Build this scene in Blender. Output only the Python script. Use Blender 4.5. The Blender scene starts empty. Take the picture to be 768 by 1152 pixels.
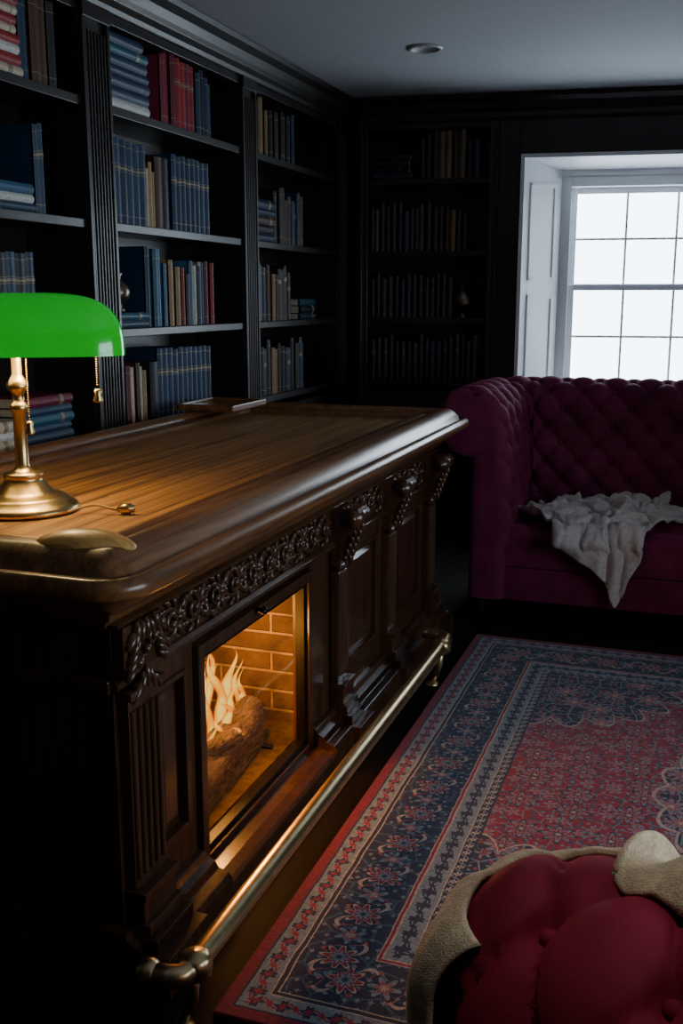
import bpy, math, random
from mathutils import Vector, Matrix
from mathutils.bvhtree import BVHTree
import numpy as np
random.seed(7)
PI=math.pi
# ------------------------------------------------------------------ mesh builder
class MB:
    def __init__(s,T=None):
        s.v=[];s.f=[];s.m=[];s.s=[];s.c=[];s.T=T
    def add(s,vs,fs,mat=0,smooth=False,col=(1,1,1)):
        o=len(s.v)
        T=s.T
        for p in vs:
            s.v.append(tuple(T(*p)) if T else tuple(p))
        for f in fs:
            s.f.append([o+i for i in f]);s.m.append(mat);s.s.append(smooth);s.c.append(col)
    def box(s,x0,x1,y0,y1,z0,z1,mat=0,col=(1,1,1)):
        vs=[(x0,y0,z0),(x1,y0,z0),(x1,y1,z0),(x0,y1,z0),(x0,y0,z1),(x1,y0,z1),(x1,y1,z1),(x0,y1,z1)]
        s.add(vs,[(0,3,2,1),(4,5,6,7),(0,1,5,4),(1,2,6,5),(2,3,7,6),(3,0,4,7)],mat,False,col)
    def prism(s,prof,a0,a1,axis=0,mat=0,smooth=False,col=(1,1,1),caps=True):
        n=len(prof);vs=[]
        for a in (a0,a1):
            for p,q in prof:
                vs.append((a,p,q) if axis==0 else ((p,a,q) if axis==1 else (p,q,a)))
        fs=[(i,(i+1)%n,n+(i+1)%n,n+i) for i in range(n)]
        s.add(vs,fs,mat,smooth,col)
        if caps: s.add(vs,[list(range(n))[::-1],list(range(n,2*n))],mat,False,col)
    def frustum(s,a0,a1,z0,z1,b0,b1,inset,mat=0):
        vs=[(a0,b0,z0),(a1,b0,z0),(a1,b0,z1),(a0,b0,z1),(a0+inset,b1,z0+inset),(a1-inset,b1,z0+inset),(a1-inset,b1,z1-inset),(a0+inset,b1,z1-inset)]
        s.add(vs,[(0,1,5,4),(1,2,6,5),(2,3,7,6),(3,0,4,7),(4,5,6,7)],mat)
    def tube(s,pts,rad,n=8,mat=0,col=(1,1,1),cap=True):
        pts=[Vector(p) for p in pts];k=len(pts)
        if not hasattr(rad,'__len__'): rad=[rad]*k
        vs=[];up=None
        for i,p in enumerate(pts):
            t=(pts[min(i+1,k-1)]-pts[max(i-1,0)]).normalized()
            if up is None:
                up=t.orthogonal().normalized()
            else:
                up=(up-t*up.dot(t))
                up=up.normalized() if up.length>1e-6 else t.orthogonal().normalized()
            w=t.cross(up)
            for j in range(n):
                a=2*PI*j/n
                vs.append(p+(up*math.cos(a)+w*math.sin(a))*rad[i])
        fs=[]
        for i in range(k-1):
            for j in range(n):
                fs.append((i*n+j,i*n+(j+1)%n,(i+1)*n+(j+1)%n,(i+1)*n+j))
        if cap: fs+= [list(range(n))[::-1],list(range((k-1)*n,k*n))]
        s.add(vs,fs,mat,True,col)
    def lathe(s,prof,c=(0,0,0),n=32,mat=0,col=(1,1,1)):
        vs=[];k=len(prof)
        for r,z in prof:
            for j in range(n):
                a=2*PI*j/n
                vs.append((c[0]+r*math.cos(a),c[1]+r*math.sin(a),c[2]+z))
        fs=[]
        for i in range(k-1):
            for j in range(n):
                fs.append((i*n+j,i*n+(j+1)%n,(i+1)*n+(j+1)%n,(i+1)*n+j))
        s.add(vs,fs,mat,True,col)
    def blob(s,c,ax,rot=0,nu=8,nv=6,mat=0,col=(1,1,1)):
        vs=[];fs=[]
        for i in range(nv+1):
            ph=PI*i/nv
            for j in range(nu):
                th=2*PI*j/nu
                x=ax[0]*math.cos(ph);y=ax[1]*math.sin(ph)*math.cos(th);z=ax[2]*math.sin(ph)*math.sin(th)
                vs.append((c[0]+x*math.cos(rot)-z*math.sin(rot),c[1]+y,c[2]+x*math.sin(rot)+z*math.cos(rot)))
        for i in range(nv):
            for j in range(nu):
                fs.append((i*nu+j,i*nu+(j+1)%nu,(i+1)*nu+(j+1)%nu,(i+1)*nu+j))
        s.add(vs,fs,mat,True,col)
    def grid(s,fn,nu,nv,mat=0,closeu=False,col=(1,1,1)):
        vs=[];fs=[]
        for i in range(nu):
            for j in range(nv):
                vs.append(fn(i,j))
        for i in range(nu if closeu else nu-1):
            for j in range(nv-1):
                a=i*nv+j;b=((i+1)%nu)*nv+j
                fs.append((a,b,b+1,a+1))
        s.add(vs,fs,mat,True,col)
    def build(s,name,mats,parent=None,bevel=0,color=False,solid=0,recalc=True,subsurf=0):
        me=bpy.data.meshes.new(name)
        me.from_pydata(s.v,[],s.f)
        for m in mats: me.materials.append(m)
        me.polygons.foreach_set('material_index',s.m)
        me.polygons.foreach_set('use_smooth',s.s)
        if color:
            ca=me.color_attributes.new('Col','FLOAT_COLOR','CORNER')
            arr=[]
            for p in me.polygons:
                c=s.c[p.index]
                arr+= [c[0],c[1],c[2],1.0]*p.loop_total
            ca.data.foreach_set('color',arr)
        if recalc:
            import bmesh
            bm=bmesh.new();bm.from_mesh(me);bmesh.ops.recalc_face_normals(bm,faces=bm.faces);bm.to_mesh(me);bm.free()
        me.update()
        co=np.array([v.co[:] for v in me.vertices])
        lo=co.min(0);hi=co.max(0)
        L=Vector(((lo[0]+hi[0])/2,(lo[1]+hi[1])/2,lo[2]))
        ob=bpy.data.objects.new(name,me)
        bpy.context.scene.collection.objects.link(ob)
        me.transform(Matrix.Translation(-L))
        ob.location=L
        if parent is not None:
            ob.parent=parent
            ob.matrix_parent_inverse=Matrix.Translation(-parent.location)
        if bevel:
            b=ob.modifiers.new('bevel','BEVEL');b.width=bevel;b.segments=2;b.limit_method='ANGLE';b.angle_limit=0.6;b.harden_normals=False
        if solid:
            b=ob.modifiers.new('solid','SOLIDIFY');b.thickness=solid;b.offset=0
        if subsurf:
            b=ob.modifiers.new('sub','SUBSURF');b.levels=subsurf;b.render_levels=subsurf
        return ob
def empty(name,loc):
    e=bpy.data.objects.new(name,None);e.location=loc;e.empty_display_size=.1
    bpy.context.scene.collection.objects.link(e);return e

# ------------------------------------------------------------------ materials
class E:
    def __init__(s,nt,k): s.nt=nt;s.k=k
    def _op(s,op,*o):
        n=s.nt.nodes.new('ShaderNodeMath');n.operation=op
        for i,x in enumerate((s,)+o):
            if isinstance(x,E): s.nt.links.new(x.k,n.inputs[i])
            else: n.inputs[i].default_value=x
        return E(s.nt,n.outputs[0])
    def __add__(s,o): return s._op('ADD',o)
    def __sub__(s,o): return s._op('SUBTRACT',o)
    def __mul__(s,o): return s._op('MULTIPLY',o)
    def __truediv__(s,o): return s._op('DIVIDE',o)
    def __gt__(s,o): return s._op('GREATER_THAN',o)
    def __lt__(s,o): return s._op('LESS_THAN',o)
    def __getattr__(s,n):
        m={'abs':'ABSOLUTE','sin':'SINE','cos':'COSINE','sqrt':'SQRT','min':'MINIMUM','max':'MAXIMUM','pp':'PINGPONG','atan2':'ARCTAN2','pow':'POWER'}
        if n in m: return lambda *o: s._op(m[n],*o)
        raise AttributeError(n)
def newmat(name):
    m=bpy.data.materials.new(name);m.use_nodes=True
    nt=m.node_tree;b=nt.nodes['Principled BSDF'];return m,nt,b
def setp(b,**k):
    for n,v in k.items():
        n=n.replace('_',' ')
        if n in b.inputs: b.inputs[n].default_value=v
def c4(c): return (c[0],c[1],c[2],1)
def objco(nt,scale=(1,1,1),world=True):
    if world:
        g=nt.nodes.new('ShaderNodeNewGeometry');src=g.outputs['Position']
    else:
        g=nt.nodes.new('ShaderNodeTexCoord');src=g.outputs['Object']
    mp=nt.nodes.new('ShaderNodeMapping');mp.inputs['Scale'].default_value=scale
    nt.links.new(src,mp.inputs['Vector']);return mp.outputs[0]
def noise(nt,vec,sc,det=4,dist=0,rough=.5):
    n=nt.nodes.new('ShaderNodeTexNoise');n.inputs['Scale'].default_value=sc;n.inputs['Detail'].default_value=det
    n.inputs['Distortion'].default_value=dist;n.inputs['Roughness'].default_value=rough
    nt.links.new(vec,n.inputs['Vector']);return n.outputs['Fac']
def ramp(nt,fac,stops):
    r=nt.nodes.new('ShaderNodeValToRGB');el=r.color_ramp.elements
    while len(el)<len(stops): el.new(.5)
    for e,(p,c) in zip(el,stops): e.position=p;e.color=c4(c)
    nt.links.new(fac,r.inputs[0]);return r.outputs[0]
def bump(nt,b,h,strength=.3,dist=.01):
    n=nt.nodes.new('ShaderNodeBump');n.inputs['Strength'].default_value=strength;n.inputs['Distance'].default_value=dist
    nt.links.new(h,n.inputs['Height']);nt.links.new(n.outputs[0],b.inputs['Normal'])
def wood(name,c1,c2,scale=(30,30,1.5),rough=.3,coat=.3,bs=.15,planks=None,spec=.5):
    m,nt,b=newmat(name)
    v=objco(nt,scale)
    f=noise(nt,v,1.0,8,1.2,.6)
    f2=noise(nt,v,5.0,4,0,.5)
    mx=E(nt,f)*.75+E(nt,f2)*.25
    col=ramp(nt,mx.k,[(.36,c1),(.64,c2)])
    if planks:
        g=nt.nodes.new('ShaderNodeNewGeometry');sp=nt.nodes.new('ShaderNodeSeparateXYZ');nt.links.new(g.outputs['Position'],sp.inputs[0])
        x=E(nt,sp.outputs[0])/planks
        fr=x._op('FRACT');line=(fr<.022)
        mixn=nt.nodes.new('ShaderNodeMix');mixn.data_type='RGBA'
        nt.links.new(line.k,mixn.inputs[0]);nt.links.new(col,mixn.inputs[6]);mixn.inputs[7].default_value=c4([q*.2 for q in c1]);col=mixn.outputs[2]
    nt.links.new(col,b.inputs['Base Color'])
    setp(b,Roughness=rough,Coat_Weight=coat,Coat_Roughness=.15,Specular_IOR_Level=spec)
    bump(nt,b,mx.k,bs,.004)
    return m
def plain(name,c,rough=.5,metal=0,nscale=0,nstr=.1,var=.15,**k):
    m,nt,b=newmat(name)
    v=objco(nt)
    f=noise(nt,v,nscale or 6,4)
    col=ramp(nt,f,[(.3,[q*(1-var) for q in c]),(.7,[min(1,q*(1+var)) for q in c])])
    nt.links.new(col,b.inputs['Base Color'])
    setp(b,Roughness=rough,Metallic=metal,**k)
    if nscale: bump(nt,b,f,nstr,.003)
    return m
M_dark=wood('dark_walnut',(.008,.006,.006),(.021,.014,.012),(25,25,1.2),.42,.12)
M_bar=wood('mahogany_front',(.026,.011,.005),(.095,.040,.018),(30,30,1.5),.30,.40)
M_rim=wood('mahogany_rim',(.085,.034,.012),(.27,.115,.038),(30,1.5,30),.32,.25)
M_top=wood('oak_counter_top',(.085,.032,.009),(.56,.27,.078),(46,.7,46),.55,.0,.45,planks=.2)
M_pad=wood('polished_oak_scroll',(.42,.20,.05),(.80,.45,.14),(10,40,40),.38,.1)
M_floor=wood('dark_floorboards',(.005,.004,.003),(.015,.010,.007),(12,1,12),.7,.0,planks=.14,spec=.15)
M_brass=plain('aged_brass',(.62,.42,.17),.3,1,40,.04,.12)
M_brassd=plain('rail_brass',(.78,.60,.32),.30,1,30,.05,.12)
M_white=plain('white_paint',(.90,.92,.95),.45,0,0,var=.02)
M_ceil=plain('ceiling_plaster',(.43,.44,.47),.9,0,25,.05,.04)
M_wall=plain('dark_wall_paint',(.012,.011,.013),.6,0,30,.05,.1)
M_iron=plain('black_iron',(.012,.011,.010),.4,.7,30,.1)
def velvet(name,c,c2,sheen=.3):
    m,nt,b=newmat(name)
    v=objco(nt)
    f=noise(nt,v,7,5,.3);f2=noise(nt,v,260,2)
    col=ramp(nt,f,[(.3,c),(.72,c2)])
    nt.links.new(col,b.inputs['Base Color'])
    setp(b,Roughness=.78,Specular_IOR_Level=.25,Sheen_Weight=sheen,Sheen_Roughness=.4,Sheen_Tint=c4([min(1,q*3) for q in c2]))
    bump(nt,b,f2,.25,.002)
    return m
M_vel_far=velvet('plum_velvet',(.105,.008,.040),(.195,.020,.076))
M_vel_near=velvet('burgundy_velvet',(.19,.008,.026),(.31,.020,.050),.3)
def knit(name,c,c2):
    m,nt,b=newmat(name)
    tc=nt.nodes.new('ShaderNodeNewGeometry')
    mp=nt.nodes.new('ShaderNodeMapping');nt.links.new(tc.outputs['Position'],mp.inputs[0]);mp.inputs['Rotation'].default_value=(.4,.3,.5)
    w=nt.nodes.new('ShaderNodeTexVoronoi');w.inputs['Scale'].default_value=330;w.inputs['Randomness'].default_value=.6;nt.links.new(mp.outputs[0],w.inputs['Vector'])
    f=noise(nt,mp.outputs[0],60,6)
    h=(E(nt,w.outputs['Distance'])*.6+E(nt,f)*.7)
    col=ramp(nt,h.k,[(.30,c),(.85,c2)])
    nt.links.new(col,b.inputs['Base Color']);setp(b,Roughness=.95,Specular_IOR_Level=.1,Sheen_Weight=.3)
    bump(nt,b,h.k,.5,.003);return m
M_knit_g=knit('grey_wool_knit',(.36,.32,.32),(.74,.67,.64))
M_knit_b=knit('oatmeal_wool_knit',(.36,.27,.17),(.76,.60,.41))
def bookmat():
    m,nt,b=newmat('cloth_book_covers')
    a=nt.nodes.new('ShaderNodeVertexColor');a.layer_name='Col'
    v=objco(nt);f=noise(nt,v,60,5)
    mx=nt.nodes.new('ShaderNodeMix');mx.data_type='RGBA';mx.blend_type='MULTIPLY';mx.inputs[0].default_value=.6
    nt.links.new(a.outputs[0],mx.inputs[6]);nt.links.new(ramp(nt,f,[(.25,(.55,.55,.55)),(.75,(1.3,1.3,1.3))]),mx.inputs[7])
    nt.links.new(mx.outputs[2],b.inputs['Base Color']);setp(b,Roughness=.5);bump(nt,b,f,.2,.002);return m
M_book=bookmat()
M_gilt=plain('gilt_tooling',(.30,.24,.15),.5,.3,80,.1)
M_page=plain('paper_pages',(.50,.45,.36),.9,0,90,.3)

# rug
def rugmat(cx,cy,hx,hy):
    m,nt,b=newmat('persian_rug_pile')
    g=nt.nodes.new('ShaderNodeNewGeometry')
    nz=nt.nodes.new('ShaderNodeTexNoise');nz.inputs['Scale'].default_value=9;nt.links.new(g.outputs['Position'],nz.inputs['Vector'])
    sp=nt.nodes.new('ShaderNodeSeparateXYZ');nt.links.new(g.outputs['Position'],sp.inputs[0])
    sn=nt.nodes.new('ShaderNodeSeparateColor');nt.links.new(nz.outputs['Color'],sn.inputs[0])
    wob=.012
    x=(E(nt,sp.outputs[0])-cx)+(E(nt,sn.outputs[0])-.5)*wob
    y=(E(nt,sp.outputs[1])-cy)+(E(nt,sn.outputs[1])-.5)*wob
    ax=x.abs();ay=y.abs()
    dx=ax*-1+hx;dy=ay*-1+hy
    d=dx.min(dy)
    isx=(dx<dy)
    s=isx*y+(isx*-1+1)*x
    def mixc(f,c1,c2):
        n=nt.nodes.new('ShaderNodeMix');n.data_type='RGBA'
        nt.links.new(f.k,n.inputs[0])
        for i,c in ((6,c1),(7,c2)):
            if isinstance(c,tuple): n.inputs[i].default_value=c4(c)
            else: nt.links.new(c,n.inputs[i])
        return n.outputs[2]
    RED=(.32,.013,.048);NAVY=(.012,.022,.070);CREAM=(.48,.39,.32);BLUE=(.20,.26,.32);TEAL=(.05,.09,.15);ROSE=(.43,.08,.09);CRIM=(.20,.004,.028)
    def ros(a,t,R,n,amp=.25):
        r=(a*a+t*t).sqrt();th=t.atan2(a)
        return r/((th*n).cos()*amp+(1-amp))/R
    def vor(scale,rnd,feat,off=0):
        cb=nt.nodes.new('ShaderNodeCombineXYZ')
        nt.links.new((ax+off).k,cb.inputs[0]);nt.links.new((ay+off).k,cb.inputs[1])
        v=nt.nodes.new('ShaderNodeTexVoronoi');v.voronoi_dimensions='2D';v.feature=feat;v.inputs['Scale'].default_value=scale;v.inputs['Randomness'].default_value=rnd
        nt.links.new(cb.outputs[0],v.inputs['Vector']);return v
    def dist(scale,rnd,feat,off=0): return E(nt,vor(scale,rnd,feat,off).outputs['Distance'])
    def flower(scale,rnd,R,n,amp,off=0):
        v=vor(scale,rnd,'F1',off)
        s3=nt.nodes.new('ShaderNodeSeparateXYZ');nt.links.new(v.outputs['Position'],s3.inputs[0])
        lx=(ax+off)-E(nt,s3.outputs[0]);ly=(ay+off)-E(nt,s3.outputs[1])
        return ros(lx,ly,R,n,amp)
    f1=flower(6.2,.55,.054,8,.28);f2=flower(12,.7,.027,5,.35,3);f3=flower(27,.8,.008,4,.3,5)
    e2=dist(15,.9,'DISTANCE_TO_EDGE',7);e3=dist(12,.7,'DISTANCE_TO_EDGE',3)
    fld=mixc((e3<.045),RED,TEAL)
    fld=mixc((e2<.022),fld,BLUE)
    fld=mixc((f3<1),fld,BLUE)
    fld=mixc((f2<1.25),fld,RED);fld=mixc((f2<1),fld,BLUE);fld=mixc((f2<.5),fld,ROSE)
    fld=mixc((f1<1.3),fld,RED);fld=mixc((f1<1.1),fld,NAVY);fld=mixc((f1<.92),fld,BLUE);fld=mixc((f1<.7),fld,ROSE);fld=mixc((f1<.4),fld,NAVY);fld=mixc((f1<.2),fld,CREAM)
    ex=dx-.42;ey=dy-.42
    rc=(ex*ex+ey*ey).sqrt();th=ey.atan2(ex)
    cor=rc/((th*12).cos().abs()*.08+.46)
    nav=mixc((e2<.05),NAVY,TEAL);nav=mixc((f3<1),nav,ROSE);nav=mixc((e3<.035),nav,BLUE);nav=mixc((f2<1),nav,BLUE);nav=mixc((f2<.55),nav,RED);nav=mixc((f1<1.2),nav,RED);nav=mixc((f1<1),nav,BLUE);nav=mixc((f1<.6),nav,ROSE);nav=mixc((f1<.25),nav,CREAM)
    fld=mixc((cor<1.05),fld,CREAM);fld=mixc((cor<1.03),fld,nav)
    mx=x/.30;my=y/.46;rm=(mx*mx+my*my).sqrt()/((my.atan2(mx)*8).cos().abs()*.12+.88)
    fld=mixc((rm<1.04),fld,CREAM);fld=mixc((rm<1.0),fld,nav);fld=mixc((rm<.45),fld,RED)
    t=d-.205
    sc=s.pp(.095);sc2=sc*-1+.095
    r1=ros(sc,t,.052,8);r2=ros(sc2,t,.042,6,.35)
    vine=((t-((s*(2*PI/.19)).sin()*.055)).abs()<.006)
    vine2=((t+((s*(2*PI/.095)).sin()*.050)).abs()<.005)
    bd=mixc((e2<.06),NAVY,TEAL);bd=mixc(vine2,bd,ROSE);bd=mixc(vine,bd,CREAM)
    bd=mixc((f3<1),bd,BLUE)
    bd=mixc((r1<1.25),bd,NAVY);bd=mixc((r1<1),bd,CREAM);bd=mixc((r1<.82),bd,RED);bd=mixc((r1<.5),bd,BLUE);bd=mixc((r1<.2),bd,NAVY)
    bd=mixc((r2<1.2),bd,NAVY);bd=mixc((r2<1),bd,BLUE);bd=mixc((r2<.6),bd,ROSE);bd=mixc((r2<.3),bd,CREAM)
    def guard(c,ground,c1,c2,per=.033,R=.022):
        tt=d-c;a=s.pp(per);a2=a*-1+per
        q=ros(a,tt,R,5);q2=ros(a2,tt,R*.55,4)
        vn=((tt-((s*(PI/per)).sin()*.012)).abs()<.003)
        o=mixc(vn,ground,c2);o=mixc((q<1),o,c1);o=mixc((q<.5),o,c2);o=mixc((q2<1),o,c2);return o
    g1=guard(.068,BLUE,NAVY,RED);g2=guard(.345,BLUE,NAVY,NAVY)
    g3=guard(.395,NAVY,CREAM,BLUE,.02,.012)
    col=mixc((d<.415),fld,NAVY)
    col=mixc((d<.41),col,g3);col=mixc((d<.38),col,CREAM);col=mixc((d<.376),col,g2);col=mixc((d<.314),col,CREAM);col=mixc((d<.308),col,RED);col=mixc((d<.300),col,CREAM);col=mixc((d<.296),col,bd)
    col=mixc((d<.116),col,CREAM);col=mixc((d<.112),col,NAVY);col=mixc((d<.101),col,CREAM);col=mixc((d<.097),col,g1);col=mixc((d<.04),col,NAVY);col=mixc((d<.034),col,CRIM)
    n2=nt.nodes.new('ShaderNodeTexNoise');n2.inputs['Scale'].default_value=120;n2.inputs['Detail'].default_value=3;nt.links.new(g.outputs['Position'],n2.inputs['Vector'])
    ml=nt.nodes.new('ShaderNodeMix');ml.data_type='RGBA';ml.blend_type='MULTIPLY';ml.inputs[0].default_value=.8
    nt.links.new(col,ml.inputs[6]);nt.links.new(ramp(nt,n2.outputs['Fac'],[(.3,(.5,.5,.5)),(.7,(1.25,1.25,1.25))]),ml.inputs[7])
    nt.links.new(ml.outputs[2],b.inputs['Base Color']);setp(b,Roughness=.95,Sheen_Weight=.15)
    bump(nt,b,n2.outputs['Fac'],.5,.004)
    return m
def glassmat(name,tint=(1,1,1),gl=.06):
    m=bpy.data.materials.new(name);m.use_nodes=True;nt=m.node_tree;nt.nodes.clear()
    o=nt.nodes.new('ShaderNodeOutputMaterial');t=nt.nodes.new('ShaderNodeBsdfTransparent');t.inputs[0].default_value=c4(tint)
    g=nt.nodes.new('ShaderNodeBsdfGlossy');g.inputs['Roughness'].default_value=.03
    fr=nt.nodes.new('ShaderNodeFresnel');fr.inputs[0].default_value=1.3
    mx=nt.nodes.new('ShaderNodeMixShader');nt.links.new(fr.outputs[0],mx.inputs[0]);nt.links.new(t.outputs[0],mx.inputs[1]);nt.links.new(g.outputs[0],mx.inputs[2]);nt.links.new(mx.outputs[0],o.inputs[0])
    return m
M_glass=glassmat('window_glass');M_fglass=glassmat('fireplace_glass',(.92,.90,.85))

# ------------------------------------------------------------------ room frame
H=1.6;CEIL=2.9
XL=-2.4
ang=math.radians(8.5);C0=Vector((-2.4,6.85,0));eu=Vector((math.cos(ang),math.sin(ang),0));en=Vector((-math.sin(ang),math.cos(ang),0))
def TB(a,b,z): p=C0+eu*a-en*b; return (p.x,p.y,z)
def TL(a,b,z): return (XL+b,a,z)
def TF(a,b,z): return (-1.2+b,a,z)   # bar front
XR=2.4
m=MB();m.box(-2.95,2.65,-1.75,8.3,-.1,0);m.build('floor',[M_floor])
m=MB();m.box(-2.95,2.65,-1.75,8.3,CEIL,CEIL+.1);m.build('ceiling',[M_ceil])
m=MB();m.box(-2.82,-2.72,-1.7,7.4,0,CEIL);m.build('wall_left',[M_wall])
m=MB();m.box(-2.72,2.5,-1.7,-1.6,0,CEIL);m.build('wall_front',[M_wall])
WY0,WY1,WZ0,WZ1=.5,3.3,.90,2.15
m=MB();m.box(XR,XR+.12,-1.6,WY0,0,CEIL);m.box(XR,XR+.12,WY1,8.0,0,CEIL);m.box(XR,XR+.12,WY0,WY1,0,WZ0);m.box(XR,XR+.12,WY0,WY1,WZ1,CEIL);m.build('wall_right',[M_wall])
A0,A1,Z0,Z1=1.44,3.02,.93,2.42
m=MB(TB)
m.box(-.42,A0,-.46,-.34,0,CEIL);m.box(A1,5.15,-.46,-.34,0,CEIL);m.box(A0,A1,-.46,-.34,0,Z0);m.box(A0,A1,-.46,-.34,Z1,CEIL)
m.build('wall_back',[M_wall])

def window(name,T,a0,a1,z0,z1,cols,b=0):
    m=MB(T);fw=.075;d=.05
    m.box(a0,a0+fw,b-.1,b+.02,z0,z1);m.box(a1-fw,a1,b-.1,b+.02,z0,z1);m.box(a0+fw,a1-fw,b-.1,b+.02,z1-fw,z1);m.box(a0+fw,a1-fw,b-.1,b+.03,z0,z0+.045)
    zm=(z0+z1)/2
    A,B=a0+fw,a1-fw
    panes=[]
    for (q0,q1,bb) in ((z0+.045,zm+.02,-.03),(zm-.02,z1-fw,-.07)):
        st=.045
        m.box(A,A+st,b+bb-.035,b+bb,q0,q1);m.box(B-st,B,b+bb-.035,b+bb,q0,q1)
        m.box(A+st,B-st,b+bb-.035,b+bb,q0,q0+.045);m.box(A+st,B-st,b+bb-.035,b+bb,q1-.04,q1)
        ia,ib,iz,jz=A+st,B-st,q0+.045,q1-.04
        for k in range(1,cols):
            x=ia+(ib-ia)*k/cols;m.box(x-.008,x+.008,b+bb-.03,b+bb-.005,iz,jz)
        x=(iz+jz)/2;m.box(ia,ib,b+bb-.031,b+bb-.006,x-.008,x+.008)
        panes.append((ia,ib,b+bb-.018,iz,jz))
    root=empty(name,Vector(T((a0+a1)/2,b,z0)))
    m.build('sash_frame',[M_white],root,bevel=.004)
    g=MB(T)
    for ia,ib,bb,iz,jz in panes: g.add([(ia,bb,iz),(ib,bb,iz),(ib,bb,jz),(ia,bb,jz)],[(0,1,2,3)])
    g.build('glazing',[M_glass],root,recalc=False)
    return root
window('window_1',TB,A0,A1,Z0,Z1,4,b=-.33)
def TR(a,b,z): return (XR-b,a,z)
window('window_2',TR,WY0,WY1,WZ0,WZ1,6,b=-.03)
m=MB(TR)
for q in ((WY0-.09,WY0,WZ0-.09,WZ1+.09),(WY1,WY1+.09,WZ0-.09,WZ1+.09),(WY0,WY1,WZ0-.09,WZ0),(WY0,WY1,WZ1,WZ1+.09)): m.box(q[0],q[1],0.001,.03,q[2],q[3])
m.build('trim_1',[M_white],bevel=.005)
m=MB(TB)
F0,F1=1.20,3.26;ZH=2.50;ZS=.90
def reveal(fa,wa):
    vs=[(fa,0.005,ZS),(wa,-.30,ZS),(wa,-.30,ZH-.05),(fa,0.005,ZH)]
    t=.02*(1 if wa>fa else -1)
    vs2=[(p[0]-t,p[1],p[2]) for p in vs]
    m.add(vs+vs2,[(0,1,2,3),(7,6,5,4),(0,4,5,1),(1,5,6,2),(2,6,7,3),(3,7,4,0)])
    for (u0,u1,z0,z1) in ((.15,.85,ZS+.10,1.62),(.15,.85,1.72,ZH-.15)):
        def P(u,z,o=0): return (fa+(wa-fa)*u+o*(1 if wa>fa else -1),0.005-.305*u,z)
        fr=.012
        for (ua,ub,za,zb) in ((u0,u0+.06,z0,z1),(u1-.06,u1,z0,z1),(u0,u1,z0,z0+.02),(u0,u1,z1-.02,z1)):
            q=[P(ua,za),P(ub,za),P(ub,zb),P(ua,zb)];r=[P(ua,za,fr),P(ub,za,fr),P(ub,zb,fr),P(ua,zb,fr)]
            m.add(q+r,[(4,5,6,7),(0,1,5,4),(1,2,6,5),(2,3,7,6),(3,0,4,7)])
reveal(F0,A0+.005);reveal(F1,A1-.005)
m.add([(F0,.005,ZH),(F1,.005,ZH),(A1,-.30,ZH-.05),(A0,-.30,ZH-.05),(F0,.005,ZH+.02),(F1,.005,ZH+.02),(A1,-.30,ZH+.02),(A0,-.30,ZH+.02)],[(0,1,2,3),(4,5,6,7),(0,1,5,4),(0,3,7,4),(1,2,6,5),(2,3,7,6)])
m.box(A0,A1,-.32,-.295,Z1-.005,ZH)
m.add([(F0-.03,.03,ZS),(F1+.03,.03,ZS),(A1,-.30,ZS+.03),(A0,-.30,ZS+.03),(F0-.03,.03,ZS-.03),(F1+.03,.03,ZS-.03),(A1,-.30,ZS-.03),(A0,-.30,ZS-.03)],[(0,1,2,3),(4,5,6,7),(0,1,5,4),(0,3,7,4),(1,2,6,5),(2,3,7,6)])
m.box(F0-.025,F0,0.0,.018,ZS,ZH+.025);m.box(F1,F1+.025,0,.018,ZS,ZH+.025);m.box(F0,F1,0,.018,ZH,ZH+.025)
m.build('window_reveal_trim_1',[M_white]).name='trim_2'
m=MB(TB)
BR=1.03
m.box(BR+.002,F0-.03,-.30,0,0,CEIL-.005);m.box(F1+.03,4.86,-.30,0,0,CEIL-.005);m.box(F0-.03,F1+.03,-.28,0,ZH+.03,CEIL-.005);m.box(F0-.03,F1+.03,-.28,0,0,ZS-.035)
def rpanel(m,a0,a1,z0,z1,b=0,w=.02):
    for q in ((a0,a0+w,z0,z1),(a1-w,a1,z0,z1),(a0+w,a1-w,z0,z0+w),(a0+w,a1-w,z1-w,z1)): m.box(q[0],q[1],b,b+.012,q[2],q[3])
    m.frustum(a0+w+.03,a1-w-.03,z0+w+.03,z1-w-.03,b,b+.010,.02)
rpanel(m,3.4,4.1,.2,1.0);rpanel(m,4.2,4.75,.2,1.0);rpanel(m,3.4,4.1,1.1,2.5);rpanel(m,4.2,4.75,1.1,2.5)
rpanel(m,F0+.05,2.2,.15,.8);rpanel(m,2.3,F1-.05,.15,.8)
m.build('panelling_back',[M_dark],bevel=.003).name='trim_3'
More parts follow.
